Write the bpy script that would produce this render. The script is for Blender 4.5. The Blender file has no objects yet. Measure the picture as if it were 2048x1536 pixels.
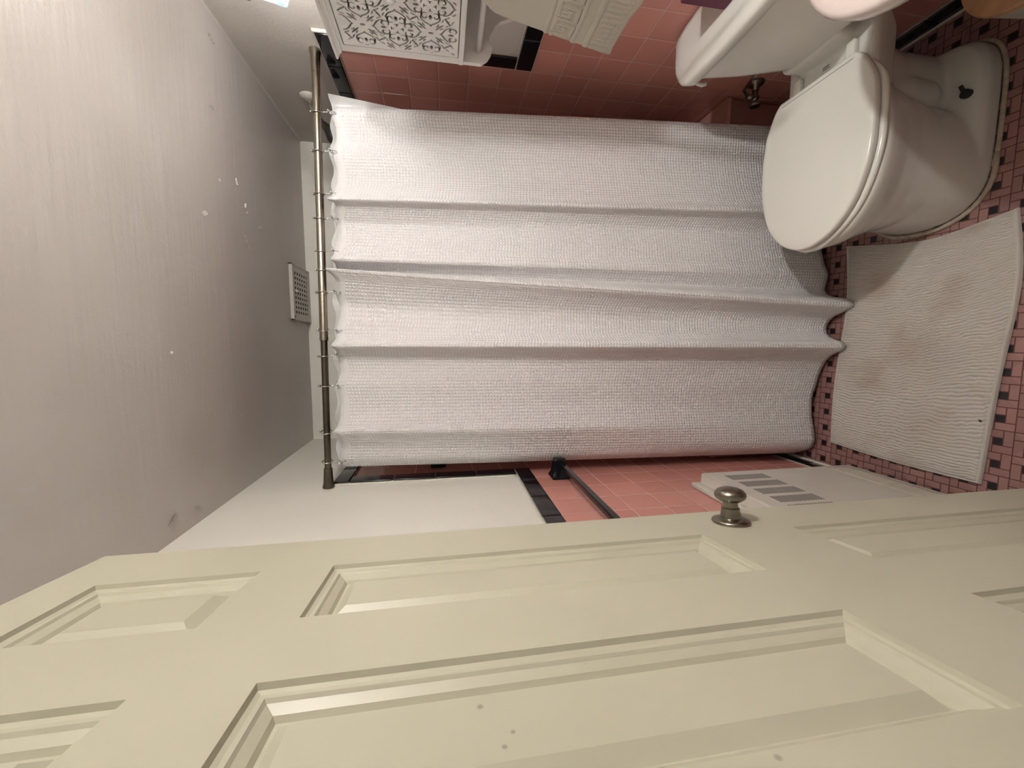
import bpy, bmesh, math, random
import numpy as np
from mathutils import Vector, Matrix, noise
random.seed(7)
SC = bpy.context.scene
COL = SC.collection

# ------------------------------------------------------------------ camera
H = 1.5610
XR, XL, YB, ZC = 1.018, -0.506, 2.292, 2.255
YF = 0.03                      # front wall (door wall), behind the view
T, TY, TZ = 0.1144, 1.5876, 0.8769   # wall tile module and phase
cam_d = bpy.data.cameras.new('camera'); cam = bpy.data.objects.new('camera', cam_d); COL.objects.link(cam)
cam_d.sensor_fit = 'HORIZONTAL'; cam_d.sensor_width = 36.0; cam_d.lens = 810.13 * 36.0 / 2048.0
cam_d.clip_start = 0.01
r_ = Vector((0.99538017, 0.09492511, -0.01440605)); u_ = Vector((-0.00169134, 0.16735692, 0.98589492)); f_ = Vector((-0.09599714, 0.98131589, -0.16674431))
m = Matrix((( -u_.x, r_.x, -f_.x, 0.0), (-u_.y, r_.y, -f_.y, 0.0), (-u_.z, r_.z, -f_.z, H), (0, 0, 0, 1)))
cam.matrix_world = m
SC.camera = cam
# ------------------------------------------------------------------ world, view, light
w = bpy.data.worlds.new('world'); SC.world = w; w.use_nodes = True
w.node_tree.nodes['Background'].inputs[0].default_value = (1.0, 0.93, 0.84, 1)
w.node_tree.nodes['Background'].inputs[1].default_value = 0.05      # dim hallway behind the camera
vs = SC.view_settings; vs.view_transform = 'Standard'; vs.look = 'None'; vs.exposure = 1.75; vs.gamma = 1.0; vs.use_curve_mapping = False
LAMP_Y = (1.150, 0.22); LAMP_X = 0.89; LAMP_Z = 1.975
LAMP_W = (1.8, 13.2)     # radiant power of each globe bulb
LAMP_C = (1.0, 0.975, 0.945)

# ------------------------------------------------------------------ helpers
def link(o, parent=None):
    COL.objects.link(o)
    if parent: o.parent = parent
    return o
def tag(o, label=None, cat=None, group=None, kind=None):
    if label: o['label'] = label
    if cat: o['category'] = cat
    if group: o['group'] = group
    if kind: o['kind'] = kind
    return o
def empty(name, loc, label, cat, group=None, kind=None):
    o = bpy.data.objects.new(name, None); o.empty_display_size = .05; COL.objects.link(o); o.location = loc
    return tag(o, label, cat, group, kind)
def mesh(name, verts, faces, mats, parent=None, smooth=False, midx=None, uvs=None):
    me = bpy.data.meshes.new(name); me.from_pydata([tuple(v) for v in verts], [], faces)
    for mm in (mats if isinstance(mats, (list, tuple)) else [mats]): me.materials.append(mm)
    if midx is not None: me.polygons.foreach_set('material_index', midx)
    if smooth: me.polygons.foreach_set('use_smooth', [True] * len(me.polygons))
    me.update()
    o = link(bpy.data.objects.new(name, me))
    if parent: put(o, parent)
    return o
def put(o, parent):                # keep world coordinates when parenting
    o.parent = parent
    off = Vector((0, 0, 0)); p = parent
    while p is not None:
        off += p.location; p = p.parent
    o.location = o.location - off
def bmo(name, bm, mats, parent=None, smooth=False, angle=None):
    me = bpy.data.meshes.new(name); bmesh.ops.recalc_face_normals(bm, faces=bm.faces); bm.to_mesh(me); bm.free()
    for mm in (mats if isinstance(mats, (list, tuple)) else [mats]): me.materials.append(mm)
    if smooth or angle is not None:
        me.polygons.foreach_set('use_smooth', [True] * len(me.polygons))
    if angle is not None: me.set_sharp_from_angle(angle=math.radians(angle))
    o = link(bpy.data.objects.new(name, me))
    if parent: put(o, parent)
    return o
def box(bm, x0, x1, y0, y1, z0, z1, bev=0, seg=2, mi=0):
    vs_ = [bm.verts.new(p) for p in [(x0,y0,z0),(x1,y0,z0),(x1,y1,z0),(x0,y1,z0),(x0,y0,z1),(x1,y0,z1),(x1,y1,z1),(x0,y1,z1)]]
    fs = [bm.faces.new([vs_[i] for i in q]) for q in [(0,3,2,1),(4,5,6,7),(0,1,5,4),(1,2,6,5),(2,3,7,6),(3,0,4,7)]]
    for f in fs: f.material_index = mi
    if bev:
        es = list({e for f in fs for e in f.edges})
        g = bmesh.ops.bevel(bm, geom=es, offset=bev, segments=seg, profile=.6, affect='EDGES', material=mi)
    return fs
def tube(bm, pts, rad, n=12, cap=True, mi=0):
    pts = [Vector(p) for p in pts]; rings = []
    rad = rad if isinstance(rad, (list, tuple)) else [rad] * len(pts)
    t0 = (pts[1] - pts[0]).normalized(); a = t0.orthogonal().normalized()
    for i, p in enumerate(pts):
        t = (pts[min(i + 1, len(pts) - 1)] - pts[max(i - 1, 0)]).normalized()
        a = (a - t * a.dot(t)).normalized(); b = t.cross(a)
        rings.append([bm.verts.new(p + (a * math.cos(k * 2 * math.pi / n) + b * math.sin(k * 2 * math.pi / n)) * rad[i]) for k in range(n)])
    for i in range(len(pts) - 1):
        for k in range(n):
            f = bm.faces.new((rings[i][k], rings[i][(k + 1) % n], rings[i + 1][(k + 1) % n], rings[i + 1][k])); f.material_index = mi
    if cap:
        bm.faces.new(rings[0][::-1]).material_index = mi; bm.faces.new(rings[-1]).material_index = mi
def lathe(bm, prof, origin, axis, n=32, mi=0):   # prof: (r, h)
    o = Vector(origin); ax = Vector(axis).normalized(); a = ax.orthogonal().normalized(); b = ax.cross(a); rings = []
    for r, h in prof:
        if r < 1e-6: rings.append([bm.verts.new(o + ax * h)])
        else: rings.append([bm.verts.new(o + ax * h + (a * math.cos(2 * math.pi * k / n) + b * math.sin(2 * math.pi * k / n)) * r) for k in range(n)])
    for A, B in zip(rings, rings[1:]):
        for k in range(n):
            k2 = (k + 1) % n
            if len(A) == 1 and len(B) == 1: continue
            if len(A) == 1: bm.faces.new((A[0], B[k], B[k2]))
            elif len(B) == 1: bm.faces.new((A[k], B[0], A[k2]))
            else: bm.faces.new((A[k], A[k2], B[k2], B[k]))
def loft(bm, rings, cap0=True, cap1=True):
    R = [[bm.verts.new(p) for p in r] for r in rings]; n = len(R[0])
    for A, B in zip(R, R[1:]):
        for k in range(n): bm.faces.new((A[k], A[(k + 1) % n], B[(k + 1) % n], B[k]))
    if cap0: bm.faces.new(R[0][::-1])
    if cap1: bm.faces.new(R[-1])
def sell(cx, cy, a, b, z, n=48, e=2.0, af=None):  # superellipse ring; af: half length towards -x
    out = []
    for k in range(n):
        t = 2 * math.pi * k / n; c, s = math.cos(t), math.sin(t)
        aa = a if (c >= 0 or af is None) else af
        out.append((cx + aa * math.copysign(abs(c) ** (2 / e), c), cy + b * math.copysign(abs(s) ** (2 / e), s), z))
    return out
def bake(o, remove_mods=True):
    dg = bpy.context.evaluated_depsgraph_get(); me = bpy.data.meshes.new_from_object(o.evaluated_get(dg)); o.modifiers.clear(); o.data = me

# ------------------------------------------------------------------ materials
class N:
    def __init__(s, nt): s.nt = nt
    def m(s, op, a, b=None, c=None, clamp=False):
        n = s.nt.nodes.new('ShaderNodeMath'); n.operation = op; n.use_clamp = clamp
        for i, v in enumerate((a, b, c)):
            if v is None: continue
            if isinstance(v, (int, float)): n.inputs[i].default_value = v
            else: s.nt.links.new(v, n.inputs[i])
        return n.outputs[0]
    def mix(s, fac, a, b):
        n = s.nt.nodes.new('ShaderNodeMix'); n.data_type = 'RGBA'
        for i, v in ((0, fac), (6, a), (7, b)):
            if hasattr(v, 'links') or isinstance(v, bpy.types.NodeSocket): s.nt.links.new(v, n.inputs[i])
            elif isinstance(v, (int, float)): n.inputs[i].default_value = v
            else: n.inputs[i].default_value = (*v, 1)
        return n.outputs[2]
    def noise(s, vec, scale, detail=3, rough=.5, out=0):
        n = s.nt.nodes.new('ShaderNodeTexNoise'); n.inputs['Scale'].default_value = scale; n.inputs['Detail'].default_value = detail; n.inputs['Roughness'].default_value = rough
        if vec is not None: s.nt.links.new(vec, n.inputs['Vector'])
        return n.outputs[out]
    def mapr(s, v, a, b, c=0., d=1.):
        n = s.nt.nodes.new('ShaderNodeMapRange'); s.nt.links.new(v, n.inputs[0])
        for i, x in enumerate((a, b, c, d)): n.inputs[i + 1].default_value = x
        return n.outputs[0]
    def bump(s, h, strength=.3, dist=.01, nrm=None):
        n = s.nt.nodes.new('ShaderNodeBump'); n.inputs['Strength'].default_value = strength; n.inputs['Distance'].default_value = dist
        s.nt.links.new(h, n.inputs['Height'])
        if nrm is not None: s.nt.links.new(nrm, n.inputs['Normal'])
        return n.outputs[0]
    def pos(s): return s.nt.nodes.new('ShaderNodeNewGeometry').outputs['Position']
    def xyz(s, v):
        n = s.nt.nodes.new('ShaderNodeSeparateXYZ'); s.nt.links.new(v, n.inputs[0]); return n.outputs
    def comb(s, x, y, z):
        n = s.nt.nodes.new('ShaderNodeCombineXYZ')
        for i, v in enumerate((x, y, z)):
            if isinstance(v, (int, float)): n.inputs[i].default_value = v
            else: s.nt.links.new(v, n.inputs[i])
        return n.outputs[0]
    def uv(s): return s.nt.nodes.new('ShaderNodeTexCoord').outputs['UV']
    def obj(s): return s.nt.nodes.new('ShaderNodeTexCoord').outputs['Object']
def mat(name, col=(.8, .8, .8), rough=.5, metal=0., spec=.5, coat=0., trans=0.):
    m_ = bpy.data.materials.new(name); m_.use_nodes = True; nt = m_.node_tree; b = nt.nodes['Principled BSDF']
    b.inputs['Base Color'].default_value = (*col, 1); b.inputs['Roughness'].default_value = rough; b.inputs['Metallic'].default_value = metal
    b.inputs['Specular IOR Level'].default_value = spec; b.inputs['Coat Weight'].default_value = coat; b.inputs['Coat Roughness'].default_value = .05
    b.inputs['Transmission Weight'].default_value = trans
    return m_, N(nt), b
def simple(name, col, rough=.5, metal=0., var=.04, scale=30., bstr=.0, bscale=60., **k):
    m_, n, b = mat(name, col, rough, metal, **k)
    nz = n.noise(n.pos(), scale, 4)
    lo = tuple(c * (1 - var) for c in col); hi = tuple(min(1, c * (1 + var)) for c in col)
    n.nt.links.new(n.mix(n.mapr(nz, .3, .7), lo, hi), b.inputs['Base Color'])
    if bstr: n.nt.links.new(n.bump(n.noise(n.pos(), bscale, 4), bstr, .003), b.inputs['Normal'])
    return m_

PAINT = simple('wall_paint', (.78, .755, .69), .45, var=.03, scale=3, bstr=.25, bscale=90)
def ceil_mat():
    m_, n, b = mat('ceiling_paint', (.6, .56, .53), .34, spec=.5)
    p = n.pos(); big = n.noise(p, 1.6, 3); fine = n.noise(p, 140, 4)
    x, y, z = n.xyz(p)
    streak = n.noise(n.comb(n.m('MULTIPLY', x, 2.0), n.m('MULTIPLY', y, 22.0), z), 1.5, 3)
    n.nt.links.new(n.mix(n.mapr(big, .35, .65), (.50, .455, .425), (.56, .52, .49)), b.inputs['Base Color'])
    patch = n.noise(p, 9, 5, .6)
    edge = n.mapr(n.m('ABSOLUTE', n.m('SUBTRACT', patch, .56)), 0., .008, 0., 1.)
    b1 = n.bump(fine, .18, .002); b2 = n.bump(streak, .22, .008, b1); b3 = n.bump(edge, .10, .002, b2)
    n.nt.links.new(b3, b.inputs['Normal'])
    return m_
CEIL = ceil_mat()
def tile_mat(name, ax):
    m_, n, b = mat(name, (.7, .33, .28), .16, spec=.5)
    o = n.xyz(n.pos()); a = o[ax]; z = o[2]
    ph = TY if ax == 1 else XL
    ua = n.m('DIVIDE', n.m('SUBTRACT', a, ph), T); va = n.m('DIVIDE', n.m('SUBTRACT', z, TZ), T)
    fu = n.m('ABSOLUTE', n.m('SUBTRACT', n.m('FRACT', ua), .5)); fv = n.m('ABSOLUTE', n.m('SUBTRACT', n.m('FRACT', va), .5))
    d = n.m('SUBTRACT', .5, n.m('MAXIMUM', fu, fv))
    grout = n.mapr(d, .012, .019, 1., 0.)
    wn = n.nt.nodes.new('ShaderNodeTexWhiteNoise'); wn.noise_dimensions = '2D'
    n.nt.links.new(n.comb(n.m('FLOOR', ua), n.m('FLOOR', va), 0.), wn.inputs['Vector'])
    tint = n.mix(wn.outputs['Value'], (.60, .265, .225), (.69, .315, .265))
    n.nt.links.new(n.mix(grout, tint, (.66, .40, .34)), b.inputs['Base Color'])
    n.nt.links.new(n.mapr(grout, 0, 1, .13, .7), b.inputs['Roughness'])
    h = n.mapr(d, .008, .035, 0., 1.)
    nz = n.noise(n.pos(), 14, 2)
    n.nt.links.new(n.bump(nz, .08, .01, n.bump(h, .5, .0015)), b.inputs['Normal'])
    return m_
TILE_Y = tile_mat('pink_wall_tile', 1); TILE_X = tile_mat('pink_wall_tile_back', 0)
P_, OX, OY = .06590, -.00863, .88938
def floor_mat():
    m_, n, b = mat('mosaic_floor', (.5, .3, .28), .3)
    x, y, z = n.xyz(n.pos())
    A = n.m('MULTIPLY', n.m('FRACT', n.m('ADD', n.m('DIVIDE', n.m('SUBTRACT', OY, y), P_), .5)), 3.)
    B = n.m('MULTIPLY', n.m('FRACT', n.m('ADD', n.m('DIVIDE', n.m('SUBTRACT', OX, x), P_), .5)), 3.)
    def seg(u, u0, v, v0, v1):       # distance to line u=u0 valid for v in [v0,v1]
        du = n.m('ABSOLUTE', n.m('SUBTRACT', u, u0)); dv = n.m('MAXIMUM', n.m('MAXIMUM', n.m('SUBTRACT', v0, v), n.m('SUBTRACT', v, v1)), 0.)
        return n.m('ADD', du, n.m('MULTIPLY', dv, 10.))
    ds = [seg(A, 1., B, 1., 3.), seg(A, 2., B, 0., 2.), seg(B, 1., A, 0., 2.), seg(B, 2., A, 1., 3.), A, B, n.m('SUBTRACT', 3., A), n.m('SUBTRACT', 3., B)]
    d = ds[0]
    for q in ds[1:]: d = n.m('MINIMUM', d, q)
    grout = n.mapr(d, .045, .07, 1., 0.)
    def inside(v): return n.m('MULTIPLY', n.m('GREATER_THAN', v, 1.), n.m('LESS_THAN', v, 2.))
    blk = n.m('MULTIPLY', inside(A), inside(B))
    wn = n.nt.nodes.new('ShaderNodeTexWhiteNoise'); wn.noise_dimensions = '3D'
    cid = n.comb(n.m('FLOOR', n.m('ADD', n.m('DIVIDE', n.m('SUBTRACT', OY, y), P_), .5)), n.m('FLOOR', n.m('ADD', n.m('DIVIDE', n.m('SUBTRACT', OX, x), P_), .5)), n.m('ADD', n.m('GREATER_THAN', A, B), n.m('GREATER_THAN', n.m('ADD', A, B), 3.)))
    n.nt.links.new(cid, wn.inputs['Vector'])
    pink = n.mix(wn.outputs['Value'], (.27, .145, .13), (.36, .195, .175))
    c = n.mix(blk, pink, (.012, .011, .014)); c = n.mix(grout, c, (.10, .035, .03))
    n.nt.links.new(c, b.inputs['Base Color'])
    n.nt.links.new(n.mapr(grout, 0, 1, .3, .8), b.inputs['Roughness'])
    n.nt.links.new(n.bump(n.mapr(d, .03, .12), .5, .001), b.inputs['Normal'])
    return m_
FLOOR = floor_mat()
BLACK = simple('black_glazed_tile', (.006, .007, .011), .10, var=.2, scale=8, bstr=.1, bscale=20)
GROUT = simple('cream_grout', (.55, .52, .45), .8, bstr=.4)
CAULK = simple('white_caulk', (.72, .69, .6), .6, bstr=.6, bscale=160)
PORC = simple('white_porcelain', (.70, .69, .64), .12, var=.015, scale=4)
SEATM = simple('white_seat_plastic', (.76, .75, .69), .18, var=.01, scale=4)
SINKM = simple('pale_pink_porcelain', (.66, .57, .53), .12, var=.01)
DOORM = None
def door_mat_():
    m_, n, b = mat('cream_door_paint', (.6, .575, .45), .38)
    o = n.pos(); x, y, z = n.xyz(o)
    g = n.noise(n.comb(n.m('MULTIPLY', y, 60.), n.m('MULTIPLY', x, 60.), n.m('MULTIPLY', z, 2.2)), 1.6, 4)
    n.nt.links.new(n.mix(n.mapr(n.noise(o, 2.5, 3), .35, .65), (.415, .395, .30), (.455, .433, .333)), b.inputs['Base Color'])
    col = b.inputs['Base Color'].links[0].from_socket
    # small dark chips in the paint
    for c, r in (((-.228, .18, 1.377), .0022), ((-.238, .26, 1.539), .0022), ((-.234, .225, 1.527), .0018), ((-.236, .235, 1.52), .0016)):
        vm = n.nt.nodes.new('ShaderNodeVectorMath'); vm.operation = 'DISTANCE'; n.nt.links.new(n.comb(0., y, z), vm.inputs[0]); vm.inputs[1].default_value = (0, c[1], c[2])
        col = n.mix(n.mapr(vm.outputs['Value'], r * .6, r * 1.3, .45, 0.), col, (.08, .07, .05))
    n.nt.links.new(col, b.inputs['Base Color'])
    n.nt.links.new(n.bump(g, .10, .002, n.bump(n.noise(o, 70, 3), .15, .002)), b.inputs['Normal'])
    return m_
DOORM = door_mat_()
NICKEL = simple('brushed_nickel', (.27, .245, .20), .28, 1., var=.08, scale=40)
ROD1 = simple('rod_nickel', (.40, .36, .29), .26, 1., var=.08, scale=30)
ROD2 = simple('rod_bronze', (.17, .145, .11), .30, 1., var=.12, scale=30)
CHROME = simple('polished_chrome', (.62, .62, .6), .12, 1.)
WHITEP = simple('white_enamel', (.62, .59, .53), .35, var=.03, scale=12, bstr=.1)
CABM = simple('white_cabinet_lacquer', (.74, .72, .70), .35, var=.02)
GREYSH = simple('cabinet_inside_shade', (.07, .068, .065), .7)  # near-black put on the white interior, standing for shade behind the cut-outs
DARK = simple('dark_cavity', (.006, .006, .006), .9)  # near-black, also stands for the shade inside openings
RUBBER = simple('black_rubber', (.02, .02, .02), .6)
PURPLE = simple('magenta_card', (.13, .015, .055), .45)
TAN = simple('tan_wood', (.42, .23, .11), .5, var=.15, scale=25)
BINM = simple('grey_plastic', (.42, .39, .35), .45)
TUBM = simple('tub_enamel', (.50, .25, .21), .2)
def cloth(name, base, kind):
    m_, n, b = mat(name, base, .9, spec=.15)
    b.inputs['Sheen Weight'].default_value = .15
    if kind == 'waffle':
        u, v, _ = n.xyz(n.uv())
        PU, PV = .0118, .0112
        su = n.m('SINE', n.m('MULTIPLY', u, 2 * math.pi / PU)); row = n.m('MULTIPLY', v, 2 * math.pi / PV)
        sv = n.m('SINE', row)
        su2 = n.m('SINE', n.m('MULTIPLY', u, 2 * math.pi / PU)); 
        h = n.m('MULTIPLY', n.m('ADD', su, 1.), n.m('ADD', sv, 1.)); h = n.m('POWER', n.m('MULTIPLY', h, .25), .8)
        inhem = n.m('GREATER_THAN', v, .032)
        h = n.m('MULTIPLY', h, n.m('ADD', n.m('MULTIPLY', inhem, .85), .15))
        thread = n.m('MULTIPLY', n.m('SINE', n.m('MULTIPLY', v, 2 * math.pi / .0028)), .06)
        n.nt.links.new(n.bump(n.m('ADD', h, thread), .9, .0034), b.inputs['Normal'])
        c = n.mix(n.mapr(h, .0, .7), tuple(x * .90 for x in base), tuple(min(1, x * 1.05) for x in base))  # hollows darker, crests lighter: weave shading put into the colour
        n.nt.links.new(c, b.inputs['Base Color'])
    else:
        p = n.pos()
        n.nt.links.new(n.bump(n.noise(p, 420, 4, .7), .7, .003), b.inputs['Normal'])
        if kind == 'mat':
            st = n.mapr(n.noise(p, 5.5, 3), .54, .72, 0., .75)
            x, y, z = n.xyz(p)
            c = n.mix(st, base, (.50, .40, .33))
            for (cx, cy, r, k) in ((.22, 1.24, .075, .55), (-.02, 1.10, .12, .25), (-.28, 1.08, .12, .18)):
                vm = n.nt.nodes.new('ShaderNodeVectorMath'); vm.operation = 'DISTANCE'; n.nt.links.new(n.comb(x, y, 0.), vm.inputs[0]); vm.inputs[1].default_value = (cx, cy, 0)
                c = n.mix(n.mapr(vm.outputs['Value'], r * .2, r, k, 0.), c, (.42, .29, .23))
            vm = n.nt.nodes.new('ShaderNodeVectorMath'); vm.operation = 'DISTANCE'; n.nt.links.new(n.comb(x, y, 0.), vm.inputs[0]); vm.inputs[1].default_value = (-.219, .923, 0)
            c = n.mix(n.mapr(vm.outputs['Value'], .003, .005, 1., 0.), c, (.03, .02, .015))
            n.nt.links.new(c, b.inputs['Base Color'])
    return m_
WAFFLE = cloth('waffle_cotton', (.80, .775, .775), 'waffle')
TERRY = cloth('terry_cotton', (.64, .60, .51), 'terry')
MATM = cloth('chenille_cotton', (.63, .59, .53), 'mat')

# ------------------------------------------------------------------ room shell
def S(o, label=None): return tag(o, label, None, None, 'structure')
bm = bmesh.new(); box(bm, XL - .15, XR + .15, YF - .9, YB + .1, -.05, 0)
fl = S(bmo('floor', bm, FLOOR), 'pink and black mosaic tile floor')
bm = bmesh.new(); box(bm, XL - .15, XR + .15, YF - .1, YB + .1, ZC, ZC + .05)
S(bmo('ceiling', bm, CEIL), 'grey painted ceiling with peeling paint')
def wall(name, X, sgn, label, cove=0.):
    # zones in (y,z): lower tile, upper shower tile, paint; the painted plaster rolls into the ceiling where cove > 0
    y0, y1 = YF - .1, YB; zt = 1.225; zs = 1.907; zc = ZC - cove
    quads = [((y0, y1, 0, zt), 1), ((TY - .02, y1, zt, zs), 1), ((y0, TY - .02, zt, zc), 0), ((TY - .02, y1, zs, zc), 0)]
    v, f, mi = [], [], []
    for (a, b_, c, d), k in quads:
        i = len(v); v += [(X, a, c), (X, b_, c), (X, b_, d), (X, a, d)]; f.append((i, i + 1, i + 2, i + 3)); mi.append(k)
    if cove:
        i = len(v); n_ = 16
        for k in range(n_ + 1):
            a = k / n_ * math.pi / 2; x = X - sgn * cove * (1 - math.cos(a)); z = zc + (cove - .0005) * math.sin(a)
            v += [(x, y0, z), (x, y1, z)]
        for k in range(n_): f.append((i + 2 * k, i + 2 * k + 1, i + 2 * k + 3, i + 2 * k + 2)); mi.append(0)
    Xo = X + sgn * .06; i = len(v)
    v += [(Xo, y0, 0), (Xo, y1 , 0), (Xo, y1, ZC), (Xo, y0, ZC)]; f.append((i, i + 1, i + 2, i + 3)); mi.append(0)
    o = S(mesh(name, v, f, [PAINT, TILE_Y], midx=mi), label)
    if cove: o.data.polygons.foreach_set('use_smooth', [len(p.vertices) == 4 and 4 <= p.index < 20 for p in o.data.polygons])
    return o
wall('wall_left', XL, -1, 'left wall, pink tile below white paint')
wr = wall('wall_right', XR, 1, 'right wall, pink tile below white paint', .008)
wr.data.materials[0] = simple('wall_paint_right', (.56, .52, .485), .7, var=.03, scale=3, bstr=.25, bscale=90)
# back wall behind the tub
v = [(XL, YB, 0), (XR, YB, 0), (XR, YB, 1.9), (XL, YB, 1.9), (XR, YB, ZC), (XL, YB, ZC), (XL, YB + .06, 0), (XR, YB + .06, 0), (XR, YB + .06, ZC), (XL, YB + .06, ZC)]
S(mesh('wall_back', v, [(0, 1, 2, 3), (3, 2, 4, 5), (6, 7, 8, 9)], [PAINT, TILE_X], midx=[1, 0, 0]), 'back wall above the tub')
# front wall with the doorway the camera looks through
bm = bmesh.new(); box(bm, XL - .1, -.245, YF - .1, YF, 0, ZC); box(bm, .36, XR + .1, YF - .1, YF, 0, ZC); box(bm, -.245, .36, YF - .1, YF, 2.06, ZC)
S(bmo('wall_front', bm, PAINT), 'wall around the doorway')

def border(name, runs, X, side, label):
    """runs: list of tiles (y0,y1,z0,z1); raised glazed tiles on grout"""
    bm = bmesh.new()
    for (a, b_, c, d) in runs:
        g = .0012; t = .011
        x0, x1 = (X, X + t) if side < 0 else (X - t, X)
        box(bm, x0, x1, a + g, b_ - g, c + g, d - g, .005, 3, 0)
        x0, x1 = (X, X + .005) if side < 0 else (X - .005, X)
        box(bm, x0, x1, a - .001, b_ + .001, c - .001, d + .001, 0, 1, 1)
    return S(bmo(name, bm, [BLACK, GROUT], angle=50), label)
ya, yb_ = TY - .078, TY - .016         # vertical strip
def strips(X, side, n1, n2, dy=0):
    up_ = [(ya, yb_, 1.2845 + k * .156, min(1.2845 + (k + 1) * .156, 1.905)) for k in range(4)]
    top = [(TY - .078 + k * .156, min(TY - .078 + (k + 1) * .156, YB), 1.905, 1.962) for k in range(5)]
    low = [(TY - .078 - .001 - (k + 1) * .156 + .064, TY - .078 - .001 - k * .156 + .064, 1.222, 1.2825) for k in range(11)]
    low = [(max(a, YF), b_, c, d) for a, b_, c, d in low if b_ > YF]
    border(n1, up_ + top, X, side, 'black tile edging rising to the shower tiling')
    border(n2, low, X, side, 'black tile edging along the top of the pink wainscot')
strips(XL, -1, 'trim_1', 'trim_2'); strips(XR, 1, 'trim_3', 'trim_4')
# rough caulk bead beside the left edging
bm = bmesh.new()
pts = [(XL + .002, ya - .004 + random.uniform(-.0012, .0012), 1.955 - k * .012) for k in range(56)]
tube(bm, pts, [random.uniform(.0025, .0048) for _ in pts], 6)
pts = [(XL + .002, 1.50 - k * .012, 1.287 + random.uniform(-.001, .001)) for k in range(60)]
tube(bm, pts, [random.uniform(.002, .0038) for _ in pts], 6)
pts = [(XR - .004, ya - .006, 1.966 - k * .008) for k in range(9)]
tube(bm, pts, .006, 6)
pts = [(XR - .004, 1.50 - k * .012, 1.287) for k in range(30)]
tube(bm, pts, .0025, 6)
S(bmo('trim_5', bm, CAULK, smooth=True), 'white caulk along the black edging')
def base(name, X, side, y1, label):
    runs = []; y = y1
    while y > YF + .01:
        runs.append((max(y - .156, YF), y, .004, .062)); y -= .156
    return border(name, runs, X, side, label)
base('baseboard_left', XL, -1, 1.60, 'black tile baseboard on the left wall')
base('baseboard_right', XR, 1, 1.60, 'black tile baseboard on the right wall')
bm = bmesh.new()
tube(bm, [(XL + .012, 1.60 - k * .03, .006) for k in range(40)], [random.uniform(.005, .009) for _ in range(40)], 6)
tube(bm, [(XR - .013, 1.60 - k * .03, .004) for k in range(40)], [random.uniform(.004, .006) for _ in range(40)], 6)
S(bmo('trim_6', bm, CAULK, smooth=True), 'white caulk along the floor edge')

# ------------------------------------------------------------------ bathtub
bm = bmesh.new()
def rr(x0, x1, y0, y1, z, r, n=6):
    out = []
    for cx, cy, a0 in ((x1 - r, y0 + r, -90), (x1 - r, y1 - r, 0), (x0 + r, y1 - r, 90), (x0 + r, y0 + r, 180)):
        for k in range(n + 1):
            a = math.radians(a0 + 90 * k / n); out.append((cx + r * math.cos(a), cy + r * math.sin(a), z))
    return out
E_ = .003
loft(bm, [rr(XL + E_, XR - E_, 1.605, YB - E_, 0, .01), rr(XL + E_, XR - E_, 1.60, YB - E_, .36, .01), rr(XL + E_, XR - E_, 1.585, YB - E_, .385, .012), rr(XL + .006, XR - .006, 1.59, YB - .006, .395, .012),
          rr(XL + .09, XR - .09, 1.68, YB - .09, .393, .10), rr(XL + .11, XR - .10, 1.70, YB - .11, .33, .12), rr(XL + .18, XR - .14, 1.74, YB - .15, .08, .12)], True, True)
tub = bmo('bathtub', bm, TUBM, smooth=True, angle=40); tag(tub, 'pink enamel bathtub behind the waffle curtain', 'bathtub')

# ------------------------------------------------------------------ shower curtain
CT = [ # xt, yoff_t, xb, yb
 (.838, .015, .885, 1.52), (.806, .0, .86, 1.50), (.74, .012, .79, 1.485), (.67, .0, .71, 1.475), (.59, .012, .62, 1.455), (.535, -.002, .55, 1.425), (.497, -.040, .512, 1.39), (.487, -.010, .497, 1.43), (.455, .012, .46, 1.475),
 (.43, .018, .425, 1.47), (.38, .008, .37, 1.452), (.325, -.010, .32, 1.438), (.293, -.035, .285, 1.428), (.280, .0, .25, 1.435), (.268, .020, .222, 1.440), (.263, -.020, .196, 1.41), (.261, -.038, .180, 1.352), (.257, -.045, .163, 1.322), (.245, -.034, .146, 1.322), (.225, -.018, .131, 1.355),
 (.182, .008, .112, 1.398), (.141, .022, .080, 1.414), (.09, .012, .048, 1.402), (.04, -.006, .026, 1.372), (.012, -.032, .012, 1.341), (-.004, -.040, -.005, 1.335), (-.018, -.024, -.020, 1.352), (-.03, -.005, -.035, 1.385), (-.05, .018, -.062, 1.415), (-.09, .015, -.10, 1.432), (-.145, .0, -.155, 1.445), (-.22, .0, -.23, 1.452),
 (-.28, -.018, -.29, 1.450), (-.305, -.030, -.33, 1.444), (-.335, -.008, -.37, 1.44), (-.37, .012, -.41, 1.442), (-.410, .014, -.445, 1.468), (-.441, .028, -.472, 1.522)]
CT = np.array(CT)
def yrod(x): return 1.488 + (x - XL) / (XR - XL) * (1.604 - 1.488)
def zrod(x): return 1.969 + (x - XL) / (XR - XL) * .015
def cmr(Pn, s):       # catmull-rom over control points
    n = len(Pn); i = np.clip(np.floor(s).astype(int), 0, n - 2); t = (s - i)[:, None]
    p0 = Pn[np.clip(i - 1, 0, n - 1)]; p1 = Pn[i]; p2 = Pn[i + 1]; p3 = Pn[np.clip(i + 2, 0, n - 1)]
    return .5 * ((2 * p1) + (-p0 + p2) * t + (2 * p0 - 5 * p1 + 4 * p2 - p3) * t ** 2 + (-p0 + 3 * p1 - 3 * p2 + p3) * t ** 3)
HOOKX = [.806, .671, .524, .44, .327, .26, .182, .052, -.041, -.145, -.307, -.413]
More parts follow.
